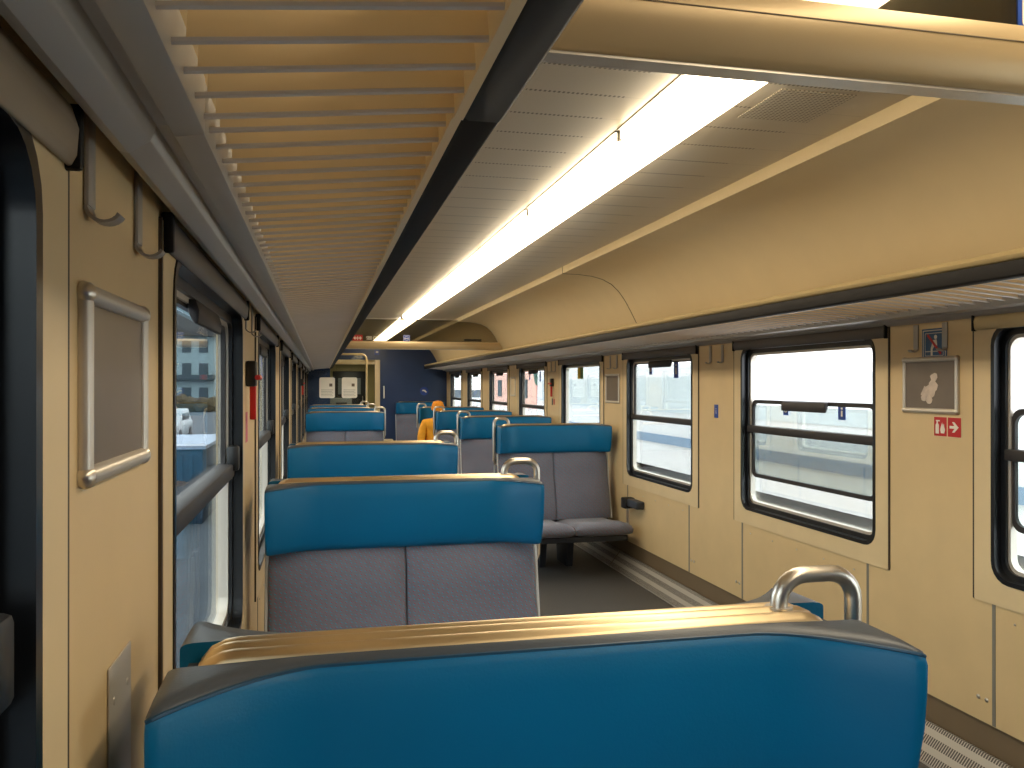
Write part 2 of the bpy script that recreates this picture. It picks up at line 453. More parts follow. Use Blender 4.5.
# ------------------------------------------------------------------ ceiling lights
ks = [(-1.11+0*k, 0) for k in range(0)]
ys = [2.603+1.251*k for k in range(-3, 6)]
segs = [(y+.012, y+1.239) for y in ys] + [(10.36+.9*k, 10.36+.9*k+.88) for k in range(6)]
names = ['first','second','third','fourth','fifth','sixth','seventh','eighth','ninth','tenth','eleventh','twelfth','thirteenth','fourteenth','fifteenth']
vis = 0
for a, c in segs:
    m = (a+c)/2
    if a < 0: lab = 'glowing ceiling light section nearest the near end of the carriage, above the viewer'
    elif a < 1.0: lab = 'glowing ceiling light section over the near cross beam'
    elif c < 10.3:
        vis += 1
        lab = 'glowing warm white ceiling light section, %s one past the near cross beam' % names[vis-1]
    else:
        lab = 'ceiling light section seen through the far smoked glass, %s one behind it' % names[int(round((a-10.36)/.9))]
    t = thing('ceiling_light', lab, 'ceiling light', (1.067, m, CZ), 'fluorescent ceiling light strip')
    h = (c-a)/2
    MB().ext_y([(-.104,-.001),(-.098,-.036),(-.085,-.045),(.085,-.045),(.098,-.036),(.104,-.001)], -h+.005, h-.005).build('diffuser', 'lamp', t)
    f = MB(); f.box(-.114,-.105,-h,h,-.004,0); f.box(.105,.114,-h,h,-.004,0); f.box(-.105,.105,-h-.010,-h+.005,-.034,0); f.box(-.105,.105,h-.005,h+.010,-.034,0)
    f.build('frame', 'white', t)
t = thing('speaker_grille', 'square patch of fine holes in the ceiling right of the first light section', 'speaker grille', (1.40, 2.26, CZ))
MB().box(-.12,.12,-.13,.13,-.003,0).build('perforated_plate', 'speaker', t)

# ------------------------------------------------------------------ overhead glass dividers
def divider(y, label):
    t = thing('glass_divider', label, 'glass divider', (1.2, y, E+.487))
    pr = [(-.030,.447),(-.039,.460),(-.046,.478),(-.049,.495),(-.05,.510),(-.046,.526),(-.03,.532),(.03,.532),(.046,.526),(.05,.510),(.049,.495),(.046,.478),(.039,.460),(.030,.447),(.02,.437),(-.02,.437)]
    MB().ext_x([(yy, z-.48) for yy, z in pr], .205-1.2, 2.272-1.2).build('beam', 'satin', t, ang=50)
    b = MB()
    b.box(.21-1.2, 2.26-1.2, -.0508, -.0495, .0195, .021); b.box(.21-1.2, 2.26-1.2, .0495, .0508, .0195, .021)
    b.build('groove', 'seam', t)
    MB().box(.21-1.2, 2.26-1.2, -.017, .017, -.047, -.043).build('underside_strip', 'alu', t)
    pts = [(.20,.52),(2.21,.50),(2.15,.605),(2.10,.674),(2.045,.724),(1.975,.758),(1.895,.778),(1.80,.788),(1.672,.791),(1.672,.806),(.49,.806),(.49,.79),(.36,.785),(.26,.765),(.20,.74)]
    MB().prism([(x-1.2, -.004, z-.48) for x, z in pts], (0,.008,0)).build('glass_pane', 'tint', t, ang=0)
    e = MB(); q = [(x-1.2, 0, z-.48) for x, z in pts[1:]]
    e.tube(q, .005, 6); e.build('edge_trim', 'alu', t)
    return t
divider(1.075, 'near cross beam with smoked glass above it, spanning the top right corner')
divider(10.30, 'far cross beam with smoked glass above it, where the ceiling turns dark')
# signs on the glass
t = thing('railway_sign', 'small red square emblem with white railway lettering on the far smoked glass', 'sign', (.50, 10.29, E+.573), None, BF)
MB().box(-.125,-.005,-.04,.04,0,.002).build('plate', 'red', t)
b = MB(); z = .002
flat(b, [(-.075,-.006),(-.055,-.006),(-.055,.006),(-.075,.006)], z); b.box(-.069,-.061,-.024,.024,z,z+.0008)
flat(b, [(-.078,.008),(-.1,.008),(-.088,.02),(-.098,.02),(-.115,0),(-.098,-.02),(-.088,-.02),(-.1,-.008),(-.078,-.008)], z)
flat(b, [(-.052,.008),(-.03,.008),(-.042,.02),(-.032,.02),(-.015,0),(-.032,-.02),(-.042,-.02),(-.03,-.008),(-.052,-.008)], z)
b.build('emblem', 'white', t)
txt('SBB CFF FFS', .062, 'lettering', 'white', t, .155, 0, .001, 0, .72)
def nosmoke(loc, w, label):
    t = thing('no_smoking_sign', label, 'sign', loc, None, BF)
    MB().box(-w/2,w/2,-w/2,w/2,0,.003).build('plate', 'signblue', t)
    MB().ring(rr(w*.9,w*.9,w*.06), rr(w*.85,w*.85,w*.05), .003, .004).build('border', 'white', t)
    b = MB(); b.box(-w*.25,w*.2,-w*.04,w*.04,.003,.004); b.ring(rr(w*.6,w*.6,w*.29,6), rr(w*.52,w*.52,w*.25,6), .003, .004)
    b.build('symbol', 'white', t); return t
nosmoke((1.03, 10.285, E+.575), .085, 'small blue square sign on the far smoked glass')
nosmoke((1.114, 1.066, E+.616), .15, 'blue sign with white border on the near smoked glass, in the top right corner')
t = tag(MB().box(-.11,.11,-.006,.006,-.012,.012).build('dark_strip', 'black'), 'short dark strip on the far smoked glass, right of the small blue sign', 'dark strip'); t.location = (1.86, 10.288, E+.565)  # plain dark strip standing in for small lettering on the glass

# ------------------------------------------------------------------ benches
TOP, HB = E-.335, E-.565
def headrest(sg, hw, parent):
    secs, edge = [], []
    xs = [1,.996,.985,.965,.935,.90,.86,.82,.78,.74,.70,.66,.62,.5,.25]
    xs = [-v for v in xs]+[0]+xs[::-1]
    for u in xs:
        x = u*hw; a = abs(u)
        g = .125*max(0, (a-.58)/.42)**2
        ins = 0 if a < .965 else .018*(1-math.sqrt(max(0, 1-((a-.965)/.035)**2)))
        zt, zb = TOP-ins*.4-.004*smooth((a-.6)/.4), HB+ins*.4
        back = .046; pr = []
        for t, dd in ((0,-.05),(.01,-.02),(.04,-.006),(.12,.001),(.3,.008),(.55,.010),(.78,.006),(.93,.001),(.975,-.005)):
            d = .070+g*(.68+.32*t)+dd-ins
            pr.append((d, zb+(zt-zb)*t))
        d = .070+g-ins
        pr = [(back, zb)] + pr + [(d-.012, zt), (max(back+.006, d-.05), zt+.003), (back+.002, zt+.004)]
        secs.append([(x, -sg*y, z) for y, z in pr]); edge.append((x, -sg*(d-.007), zt-.0055))
    o = MB().loft(secs).build('headrest', 'leather', parent, ang=48)
    o.data.materials.append(M['leather_top'])
    for p in o.data.polygons:      # top panel of darker leather behind the stitched edge
        if p.index < 13*(len(secs)-1) and p.index % 13 in (9, 10, 11): p.material_index = 1
    MB().tube(edge[1:-1], .0028, 6).build('piping', 'leather_dk', o)
    return o
def backpad(sg, x0, x1, parent, ends):
    secs = []; xm, h = (x0+x1)/2, (x1-x0)/2
    for k in range(15):
        t = k/14; z = HB-.002 - t*(HB-(E-1.105))
        d = .052 + .125*t**1.15 + .012*sin(pi*min(1, t/.33))*(t < .33) + .014*sin(pi*max(0, (t-.33)/.67))
        i = .012 if k in (0, 14) else 0
        pr = []
        for xx, yy in ((-h,.03),(-h,d-.02),(-h+.004,d-.007),(-h+.02,d),(-h*.5,d+.006),(0,d+.009),(h*.5,d+.006),(h-.02,d),(h-.004,d-.007),(h,d-.02),(h,.03)):
            pr.append((xm+xx, -sg*(max(.028, yy-i)), z))
        secs.append(pr)
    o = MB().loft(secs).build('backrest', 'fabric', parent, ang=50)
    for e in ends:
        pth = [(xm+e*(h+.004), -sg*(.052+.125*(k/10)**1.15-.008), HB-.004-(k/10)*(HB-(E-1.105))) for k in range(11)]
        MB().tube(pth, .006, 6).build('piping', 'piping', o)
    return o
def cushion(sg, x0, x1, parent):
    secs = []; xm, h = (x0+x1)/2, (x1-x0)/2-.001
    for u in (-1,-.97,-.9,-.7,-.35,0,.35,.7,.9,.97,1):
        x = xm+u*h; i = .03*smooth((abs(u)-.8)/.2)
        pr = [(.10,.32+i*.3),(.10,.395-i),(.2,.398-i),(.40,.41-i),(.54,.43-i),(.64,.436-i),(.685-i*.3,.42-i),(.70-i*.4,.39),(.69-i*.4,.355+i*.3),(.66,.338+i*.3),(.5,.325+i*.3)]
        secs.append([(x, -sg*y, z) for y, z in pr])
    return MB().loft(secs).build('seat', 'fabric', parent, ang=55)
def bench(ais, both, label, loc, hw):   # ais: which end is the aisle end
    t = thing('bench_seat', label, 'bench', loc, 'blue and grey double benches')
    sides = (1, -1) if both else (1,)
    for sg in sides:
        headrest(sg, hw, t)
        for x0, x1, e in ((-hw+.004, -.0006, (-1,)), (.0006, hw-.004, (1,))):
            backpad(sg, x0, x1, t, e); cushion(sg, x0+.004, x1-.004, t)
    if both: ye = [-.13,-.03,-.03,.03,.03,.13]
    else: ye = [-.13,-.03,-.03,.03,.03,.03]
    for e in (-1, 1):
        x = e*(hw-.014)
        MB().prism([(x, ye[0], .30), (x, ye[1], HB), (x, ye[2], TOP-.02), (x, ye[3], TOP-.02), (x, ye[4], HB), (x, ye[5], .30)], (-e*.016,0,0)).build('end_panel', 'shell', t)
    dp = .62 if both else 0.03
    f = MB().box(-hw+.03, hw-.03, -.62, dp, .285, .33); f.build('seat_frame', 'shell', t, bevel=.008)
    for e in (-1, 1):
        x = e*(hw-.36)
        MB().loft([[(x-.025,-.14,0),(x+.025,-.14,0),(x+.025,min(.14,dp),0),(x-.025,min(.14,dp),0)],[(x-.025,-.2,.285),(x+.025,-.2,.285),(x+.025,min(.2,dp),.285),(x-.025,min(.2,dp),.285)]]).build('leg', 'shell', t)
    # ribbed metal strip on top of the back
    pr = []
    for k in range(25):
        y = -.042+.084*k/24
        pr.append((y, TOP+.003+.006*abs(sin(3*pi*k/24))+.004*sin(pi*k/24)))
    pr = [(-.042, TOP-.03)] + pr + [(.042, TOP-.03)]
    xa, xb = -hw+.03, hw-.045
    if ais < 0: xa, xb = -xb, -xa
    secs = []
    for x, dz in ((xa,-.024),(xa+.012,-.010),(xa+.03,-.002),(xa+.045,0),(xb-.045,0),(xb-.03,-.002),(xb-.012,-.010),(xb,-.024)):
        secs.append([(x, y, max(TOP-.03, z+dz)) if z > TOP-.02 else (x, y, TOP-.032) for y, z in pr])
    MB().loft(secs).build('top_strip', 'brass', t, ang=60)
    # loop handle at the aisle end, its outer leg running down the end of the back
    if not both: return t
    xi, xo, zt, r = ais*(hw-.105), ais*(hw+.018), E-.279, .04
    pth = [(xi,0,TOP-.02),(xi,0,zt-r)]
    for k in range(1, 7):
        a = k/6*pi/2; pth.append((xi+ais*r*(1-cos(a)), 0, zt-r+r*sin(a)))
    for k in range(0, 7):
        a = k/6*pi/2; pth.append((xo-ais*r*(1-sin(a)), 0, zt-r+r*cos(a)))
    pth += [(xo,0,E-.62),(xo-ais*.012,0,E-.65),(xo-ais*.03,0,E-.655)]
    h = MB().tube(pth, .0125, 12).build('grab_handle', 'steel', t, ang=60)
    MB().tube([(xi,0,TOP+.004),(xi,0,TOP+.012)], .02, 12).build('collar', 'steel', h)
    return t
def rowy(i, right=False): return (1.135 if right else 1.095)+1.866*i
XLc, HWl = (-.178+.757)/2, (.757+.178)/2
XRc, HWr = (1.415+2.365)/2, (2.365-1.415)/2
ll = ['nearest bench, filling the bottom foreground with its blue headrest and ribbed metal strip',
      'second bench from the front on the left, blue headrest over dotted grey backrest',
      'third bench from the front on the left, blue headrest with loop handle',
      'fourth bench from the front on the left, grey backrest showing beyond the empty bay',
      'fifth bench from the front on the left, only its dull blue top showing',
      'farthest bench on the left, just below the screen with white notices']
pl = None
for k, i in enumerate((0,1,2,5,6,7)):
    if pl is None: pl = bench(1, True, ll[0], (XLc, rowy(i), 0), HWl)
    else: dup(pl, (XLc, rowy(i), 0), ll[k])
rl = ['nearest bench on the right, its grey seats and whole blue headrest in view',
      'second nearest bench on the right, behind the one with visible seats',
      'third nearest bench on the right, directly in front of the person in yellow',
      'bench on the right that the person in yellow is sitting on']
pr_ = None
for k, i in enumerate((3,4,5,6)):
    if pr_ is None: pr_ = bench(-1, True, rl[0], (XRc, rowy(i, True), 0), HWr)
    else: dup(pr_, (XRc, rowy(i, True), 0), rl[k])
bench(-1, False, 'single bench facing the viewer with its back against the navy end wall', (XRc, Y1-.06, 0), HWr)

# ------------------------------------------------------------------ heater along the right wall
for nm, x, s, lab in (('heater_cover', XR, -1, 'long grey slotted heater cover along the floor under the right windows'), ('heater_cover', XL, 1, 'slotted grey heater cover along the floor under the left windows, behind the benches')):
    t = thing(nm, lab, 'heater cover', (x, 7.5, 0))
    w = .105
    MB().ext_y([(s*.002,.001),(s*w,.001),(s*w,.012),(s*.012,.125),(s*.002,.125)], -8.5, 8.8).build('grille', 'heater', t, ang=20)
    b = MB()
    for y in range(-7, 9, 2): b = MB(); b.loft([[(s*(w+.001),y,.002),(s*(w+.001),y+.01,.002),(s*(w+.001),y+.01,.013),(s*(w+.001),y,.013)],[(s*.012,y,.124),(s*.012,y+.01,.124),(s*.014,y+.01,.127),(s*.014,y,.127)]]).build('joint', 'seam', t)

# ------------------------------------------------------------------ things on the walls
def picture(loc, B, w, h, label, board='board', peel=True, t_=.02):
    t = thing('picture_frame', label, 'picture frame', loc, 'metal clip frames on the walls', B)
    MB().box(-w/2+.01, w/2-.01, -h/2+.01, h/2-.01, .001, .006).build('backing', board, t)
    for k in range(2):
        s = 1 if k else -1
        MB().tube([(s*(w/2-.011), -h/2+.011, .004), (s*(w/2-.011), h/2-.011, .004)], .0095, 12).build('side_bar', 'alu', t)
        MB().tube([(-w/2+.011, s*(h/2-.011), .005), (w/2-.011, s*(h/2-.011), .005)], .0105, 12).build('cross_bar', 'alu', t)
    for sx in (-1, 1):
        for sy in (-1, 1): MB().ball((sx*(w/2-.011), sy*(h/2-.011), .005), .0125, .0125, .0115).build('corner', 'steel', t)
    if peel:
        b = MB(); random.seed(3)
        for q_, (px, py, s) in enumerate(((-.02,-.03,.03),(.005,-.02,.035),(.02,.0,.028),(.025,.03,.022),(-.03,-.055,.018),(.0,-.06,.02))):
            n = 9; b.prism([(px+s*cos(2*pi*k/n)*random.uniform(.6,1.1), py+s*sin(2*pi*k/n)*random.uniform(.6,1.1), .006) for k in range(n)], (0,0,.0004+.0003*q_))
        b.build('torn_paper', 'peel', t)
    return t
picture((XL, 1.072, E+.0), BL, .30, .212, 'metal clip frame with blank grey backing on the near left wall', peel=False)
picture((XR, YR(2.655), E+.0), BR, .32, .232, 'metal clip frame with torn paper remains beside the red arrow sign')
picture((XR, YR(6.20), E-.03), BR, .34, .25, 'metal clip frame with grey backing, above the nearest right bench', peel=False)
picture((XR, YR(9.72), E-.02), BR, .27, .25, 'small pale frame on the far right wall past the red hammer', board='beige_lt', peel=False)

def hook(loc, B, label):
    t = thing('coat_hook', label, 'coat hook', loc, 'coat hooks under the luggage racks', B)
    MB().box(-.014, .014, -.012, .085, .001, .006).build('strap', 'rail', t, bevel=.001)
    secs = []
    for k in range(11):
        a = -pi*k/10*.85
        y, z = -.012+.016*sin(a)*1.0, .0025+.017*(1-cos(a))
        ww = .014-.003*k/10
        ny, nz = sin(a)*.0018, cos(a)*.0018
        secs.append([(-ww, y-ny*0-.0015, z-nz), (ww, y-.0015, z-nz), (ww, y+.0015, z+nz), (-ww, y+.0015, z+nz)])
    MB().loft(secs).build('curl', 'rail', t)
    return t
pill = [win_far(i)+.322 for i in range(-1, 7)]; pill_l = [win_far(i, True)+.322 for i in range(-1, 7)]
rd = {1: 'beside the red arrow sign', 2: 'between the two whole windows', 3: 'above the grey frame past the second whole window', 4: 'above the right-hand red hammer'}
for k in (1,2,3,4):
    for s in (1, -1):
        hook((XR, pill[k]+.082*s, E+.165), BR, 'grey coat hook %s, %s of the pair' % (rd[k], 'farther' if s > 0 else 'nearer'))
ld = {0: 'above the blank frame on the near left wall', 1: 'above the left-hand red hammer'}
for k in (0,1):
    for s in (1, -1):
        hook((XL, pill_l[k]-.03+.12*s, E+.200), BL, 'grey coat hook %s, %s of the pair' % (ld[k], 'farther' if s > 0 else 'nearer'))

def hammer(loc, B, label):
    t = thing('emergency_hammer', label, 'emergency hammer', loc, 'red emergency hammers on the walls', B)
    MB().box(-.032,.032,0,.085,.001,.034).build('holder', 'black', t, bevel=.006)
    MB().box(-.013,.013,-.11,.02,.012,.032).build('grip', 'red', t, bevel=.004)
    MB().tube([(-.05,.03,.04),(.05,.03,.04)], .009, 10).build('head', 'red', t)
    return t
hammer((XL, 2.88, E-.005), BL, 'red emergency hammer in a black holder on the left wall')
hammer((XL, win_far(4, True)+.33, E-.01), BL, 'tiny red emergency hammer far along the left wall near the end')
hammer((XR, YR(7.95), E-.015), BR, 'red emergency hammer on the right wall between the far windows')
t = thing('pictogram_plate', 'pair of small red and dark marks under the right-hand red hammer', 'sticker', (XR,YR(7.95),E-.18), None, BR)
MB().box(-.05,-.01,-.035,.035,.0005,.002).build('mark', 'black', t); MB().box(.02,.06,-.03,.03,.0005,.002).build('mark', 'red', t)

t = thing('extinguisher_sign', 'red two-part sign with white fire extinguisher and arrow under the torn frame', 'sign', (XR, YR(2.567), E-.167), None, BR)
t.scale = (1.13, 1.03, 1)
MB().box(-.067,.067,-.04,.04,.0005,.0015).build('backing', 'beige_lt', t)
MB().box(-.064,-.003,-.037,.037,.0015,.0025).build('panel', 'red', t); MB().box(.003,.064,-.037,.037,.0015,.0025).build('panel', 'red', t)
b = MB(); z = .0025
flat(b, [(.012,-.005),(.035,-.005),(.024,-.02),(.034,-.02),(.054,0),(.034,.02),(.024,.02),(.035,.005),(.012,.005)], z)
b.build('arrow', 'white', t)
b = MB()
flat(b, [(-.056,-.028),(-.040,-.028),(-.040,.006),(-.044,.012),(-.052,.012),(-.056,.006)], z); b.box(-.051,-.045,.012,.02,z,z+.0008); b.box(-.054,-.036,.02,.025,z,z+.0008)
b.build('extinguisher', 'white', t)
b = MB(); flat(b, [(-.03,-.026),(-.014,-.026),(-.010,-.012),(-.014,.0),(-.016,.012),(-.02,.002),(-.024,.016),(-.029,.002),(-.033,-.012)], z); b.build('flame', 'white', t)

t = thing('boarding_warning_sign', 'blue pictogram sign with white figure and red diagonal bar above the torn frame', 'sign', (XR, YR(2.635), E+.165), None, BR)
MB().box(-.07,.07,-.065,.065,.0005,.0018).build('plate', 'signteal', t)
b = MB(); z = .0018
b.ring(rr(.128,.118,.004), rr(.121,.111,.004), z, z+.0006); b.ring(rr(.104,.094,.003), rr(.099,.089,.003), z, z+.0006)
b.box(-.05,.05,-.03,-.026,z,z+.0006); b.build('lines', 'alu', t)
b = MB(); b.ball((.008,.03,z), .009, .009, .0012); flat(b, [(-.004,.018),(.014,.02),(.018,-.004),(.01,-.006),(.008,.004),(-.008,-.02),(-.008,-.045),(-.018,-.045),(-.018,-.016),(-.012,.0)], z, .0012)
b.build('figure', 'white', t)
b = MB(); flat(b, [(-.04,.038),(-.032,.044),(.044,-.036),(.036,-.043)], z+.0012, .0008); b.build('diagonal_bar', 'red', t)

t = thing('number_plate', 'small dark blue plate on the right wall between the two whole windows', 'sign', (XR, YR(4.42), E-.165), None, BR)
MB().box(-.026,.026,-.042,.042,.0005,.003).build('plate', 'signblue', t, bevel=.001)
b = MB(); b.box(-.004,.004,-.016,.006,.003,.0036); b.box(-.004,.004,.011,.019,.003,.0036); b.build('symbol', 'alu', t)
t = tag(MB().box(XL,XL+.001,2.86,2.93,E-.19,E-.09).build('wall_sticker', 'pink'), 'small faded pink sticker under the left-hand red hammer', 'sticker')
t = thing('steel_plate', 'upright brushed steel plate screwed to the lower left wall beside the foreground bench', 'metal plate', (XL, 1.10, E-.645), None, BL)
MB().box(-.056,.056,-.30,.315,.0005,.003).build('plate', 'alu', t, bevel=.001)
for x in (-.034,.034):
    for y in (.27,-.26): MB().ball((x,y,.003), .005, .005, .0015).build('screw', 'alu', t)
t = thing('wall_bracket', 'dark block bracket on the right wall beside the nearest right bench', 'bracket', (XR, YR(5.66), E-.93), None, BR)
MB().box(-.12,.14,-.03,.03,.001,.07).build('pad', 'shell', t, bevel=.012, seg=3)
MB().box(-.14,-.06,-.05,.035,.001,.095).build('end_block', 'black', t, bevel=.01)
for x in (-.12,-.08): MB().tube([(x,-.05,.05),(x,-.19,.05)], .005, 8).build('rod', 'steel', t)

# end wall details
t = thing('glass_screen', 'tall glass screen framed by a bent tube above the farthest left bench', 'glass screen', (.28, 14.25, 0))
tp = []
for k in range(7):
    a = k/6*pi/2; tp.append((.472-.09*(1-sin(a)), 0, E+.43+.09*cos(a)))
MB().tube([(-.085,0,E+.41),(-.07,0,E+.50),(-.05,0,E+.52),(.3,0,E+.52)]+tp+[(.472,0,E-.325)], .017, 10).build('tube_frame', 'rail_beige', t)
MB().prism([(-.48,-.003,E-.32),(.46,-.003,E-.32),(.46,-.003,E+.50),(-.04,-.003,E+.50),(-.04,-.003,E+.24),(-.48,-.003,E+.24)], (0,.006,0)).build('glass_pane', 'clear', t, ang=0)
for x0, lab in ((.10,'left-hand white notice with small dark picture on the far glass screen'), (.468,'right-hand white notice with small dark picture on the far glass screen')):
    n_ = thing('notice', lab, 'notice', (x0, 14.243, E-.045), 'white notices on the glass screen', BF)
    flat(MB(), rr(.255,.345,.03), 0, .003).build('sheet', 'white', n_)
    b = MB().box(.035,.085,.02,.07,.003,.004); b.build('small_picture', 'board', n_)
    b = MB()
    for k in range(5): b.box(-.1,.1-.02*(k % 2),-.04-.025*k,-.034-.025*k,.003,.0036)
    b.build('text_line', 'seamgrey', n_)
t = thing('emblem_sign', 'round blue sign with white mark on the navy end wall', 'sign', (1.985, Y1, E-.12), None, BF)
MB().ball((0,0,0), .085, .085, .006, 24, 8).build('disc', 'signblue', t)
b = MB(); flat(b, [(-.05,.0),(-.03,.03),(.02,.02),(.05,-.02),(.03,-.03),(-.01,.0)], .0055, .001); b.build('mark', 'white', t)
t = thing('door_sign', 'little blue and white sign high on the navy wall above the far doorway', 'sign', (1.06, Y1, E+.635), None, BF)
MB().box(-.045,.045,-.05,.05,.0005,.003).build('plate', 'signblue', t); MB().box(-.02,.025,-.01,.025,.003,.004).build('symbol', 'white', t)
t = thing('door_handle_bar', 'upright white handle on the navy wall beside the far doorway', 'handle', (1.195, Y1, E-.14), None, BF)
MB().tube([(0,-.11,.004),(0,-.11,.03),(0,.11,.03),(0,.11,.004)], .014, 10).build('grip', 'white', t)
t = thing('floor_step', 'low beige ledge at the foot of the navy wall beside the far doorway', 'ledge', (1.24, Y1-.14, 0))
MB().box(-.11,.11,-.12,.13,0,.42).build('body', 'blue_wall', t, bevel=.01); MB().box(-.115,.115,-.13,.135,.42,.45).build('top', 'beige_lt', t, bevel=.005)

# ------------------------------------------------------------------ person in yellow on the fourth right bench
def skin(name, nodes, edges, m, parent=None, sub=2, root=0):
    me = bpy.data.meshes.new(name); me.from_pydata([n[0] for n in nodes], edges, [])
    o = bpy.data.objects.new(name, me); C.objects.link(o)
    md = o.modifiers.new('s', 'SKIN'); md.use_smooth_shade = True
    lay = me.skin_vertices[0] if me.skin_vertices else None
    if lay is None:
        bm = bmesh.new(); bm.from_mesh(me); bm.verts.layers.skin.verify(); bm.to_mesh(me); bm.free(); lay = me.skin_vertices[0]
    for k, n in enumerate(nodes):
        r = n[1] if isinstance(n[1], tuple) else (n[1], n[1])
        lay.data[k].radius = r; lay.data[k].use_root = (k == root)
    sb = o.modifiers.new('d', 'SUBSURF'); sb.levels = sub; sb.render_levels = sub
    bpy.context.view_layer.update()
    new = bpy.data.meshes.new_from_object(o.evaluated_get(bpy.context.evaluated_depsgraph_get()))
    o.modifiers.clear(); o.data = new; bpy.data.meshes.remove(me); new.name = name
    new.materials.clear(); new.materials.append(M[m])
    for p in new.polygons: p.use_smooth = True
    if parent: o.parent = parent
    return o
px, py = 1.645, rowy(6, True)-.30       # hips, facing -y
person = thing('person', 'person in an orange knit cap and yellow jacket sitting on a far right bench', 'person', (px, py, -.05))
N_, Ed = [], []
def nd(p, r, link=None):
    N_.append((p, r)); k = len(N_)-1
    if link is not None: Ed.append((link, k))
    return k
hip = nd((0,.0,.54), (.13,.10)); wa = nd((0,.03,.70), (.12,.09), hip); ch = nd((0,.055,.88), (.145,.10), wa); sh = nd((0,.06,.995), (.10,.07), ch)
nk = nd((.0,.05,1.075), .048, sh); nk2 = nd((.008,.035,1.115), .048, nk); h0 = nd((.018,.015,1.165), (.062,.074), nk2); h1 = nd((.02,.02,1.215), (.074,.088), h0); h2 = nd((.02,.03,1.255), (.055,.07), h1)
nose = nd((.035,-.075,1.175), .012, h0)
for s in (-1, 1):
    a0 = nd((s*.15,.055,.985), .055, sh); a1 = nd((s*.205,.03,.86), .046, a0); a2 = nd((s*.225,-.02,.71), .04, a1); a3 = nd((s*.17,-.16,.645), .034, a2); a4 = nd((s*.105,-.26,.615), .026, a3)
    pm = nd((s*.085,-.30,.607), (.028,.018), a4)
    for q in range(4):
        dx = (q-1.5)*.017; ln = (.032,.038,.036,.028)[q]
        f0 = nd((s*.078+dx, -.335, .603), .0095, pm); f1 = nd((s*.072+dx, -.335-ln*.8, .596), .009, f0); nd((s*.07+dx, -.335-ln*1.5, .578), .008, f1)
    t0 = nd((s*.062, -.295, .612), .0105, a4); nd((s*.045,-.325,.608), .009, t0)
    l0 = nd((s*.10,-.06,.53), .085, hip); l1 = nd((s*.12,-.42,.53), .062, l0); l2 = nd((s*.13,-.44,.30), .05, l1); l3 = nd((s*.13,-.42,.09), .038, l2); l4 = nd((s*.135,-.50,.045), (.04,.03), l3); nd((s*.14,-.58,.035), (.036,.024), l4)
skin('body', N_, Ed, 'skin', person)
J, Je = [], []
def jd(p, r, link=None):
    J.append((p, r)); k = len(J)-1
    if link is not None: Je.append((link, k))
    return k
a = jd((0,.0,.53), (.17,.135)); b_ = jd((0,.03,.70), (.16,.125), a); c_ = jd((0,.055,.88), (.18,.13), b_); d_ = jd((0,.06,1.0), (.125,.09), c_); jd((0,.052,1.06), (.072,.066), d_)
for s in (-1, 1):
    q0 = jd((s*.16,.055,.985), .078, d_); q1 = jd((s*.215,.03,.86), .068, q0); q2 = jd((s*.235,-.02,.71), .06, q1); q3 = jd((s*.175,-.155,.648), .052, q2); jd((s*.115,-.245,.62), .043, q3)
skin('jacket', J, Je, 'yellow', person)
T_, Te = [((0,0,.52), (.165,.13))], []
for s in (-1, 1):
    k = len(T_); T_ += [((s*.10,-.08,.53), .10), ((s*.12,-.42,.53), .078), ((s*.13,-.44,.30), .065), ((s*.13,-.42,.10), .056)]
    Te += [(0,k),(k,k+1),(k+1,k+2),(k+2,k+3)]
skin('trousers', T_, Te, 'denim', person)
for s in (-1, 1):
    skin('shoe', [((s*.13,-.41,.075), .052), ((s*.135,-.49,.05), (.05,.042)), ((s*.14,-.60,.042), (.046,.034))], [(0,1),(1,2)], 'shoe', person)
# cap: a dome with a turned-up rim, worn low
secs = []
for k in range(10):
    u = k/9; r = [.103,.108,.108,.102,.102,.097,.086,.068,.042,.012][k]; z = [1.185,1.19,1.215,1.22,1.235,1.262,1.288,1.306,1.317,1.321][k]
    secs.append([(.02+r*.9*cos(2*pi*j/20), .025+r*1.08*sin(2*pi*j/20), z+.02*sin(2*pi*j/20)*(1-u)*.6) for j in range(20)])
MB().loft(secs).build('knit_cap', 'orange', person, ang=60)
for s in (-1, 1):
    MB().ball((.02+s*.03,-.062,1.198), .010, .007, .008).build('eye', 'black', person)

# ------------------------------------------------------------------ outside
def out(name, mb, m, label, cat, group=None, **k): return tag(mb.build(name, m, **k), label, cat, group)
M['platform'] = mat('pale_platform', (226,226,224), .8)
M['ballast'] = mat('blue_grey_ground', (60,70,80), .9, var=.3, scale=2)
M['trainwhite'] = mat('white_carriage_paint', (236,232,232), .4)
M['trainband'] = mat('pale_pink_band', (226,206,206), .4)
M['trainwin'] = mat('pale_carriage_windows', (214,220,222), .3)
M['bluegrey'] = mat('blue_grey_band', (134,152,176), .4)
M['pinkhouse'] = mat('pink_render', (226,180,164), .8)
M['redpanel'] = mat('red_panel', (176,50,60), .7)
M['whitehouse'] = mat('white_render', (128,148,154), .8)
M['housewin'] = mat('house_windows', (34,54,62), .4)
M['hill'] = mat('hillside', (22,50,56), .9, var=.5, scale=.12)
M['leaf'] = mat('tree_leaf', (80,112,104), .9, var=.4, scale=3)
M['bark'] = mat('bark', (86,74,62), .9)
M['roof'] = mat('house_roof', (60,60,60), .8)
M['fence'] = mat('blue_fence', (26,54,76), .6)
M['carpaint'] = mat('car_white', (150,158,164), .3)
M['bushmix'] = mat('autumn_bush', (70,58,30), .9, var=.5, scale=2)
GZ = -.95
struct(MB().box(-260, 300, -80, 420, GZ-.2, GZ).build('ground_outside', 'ballast'))
struct(MB().box(3.2, 30, -20, 120, GZ, -.35).build('platform_outside', 'platform'))
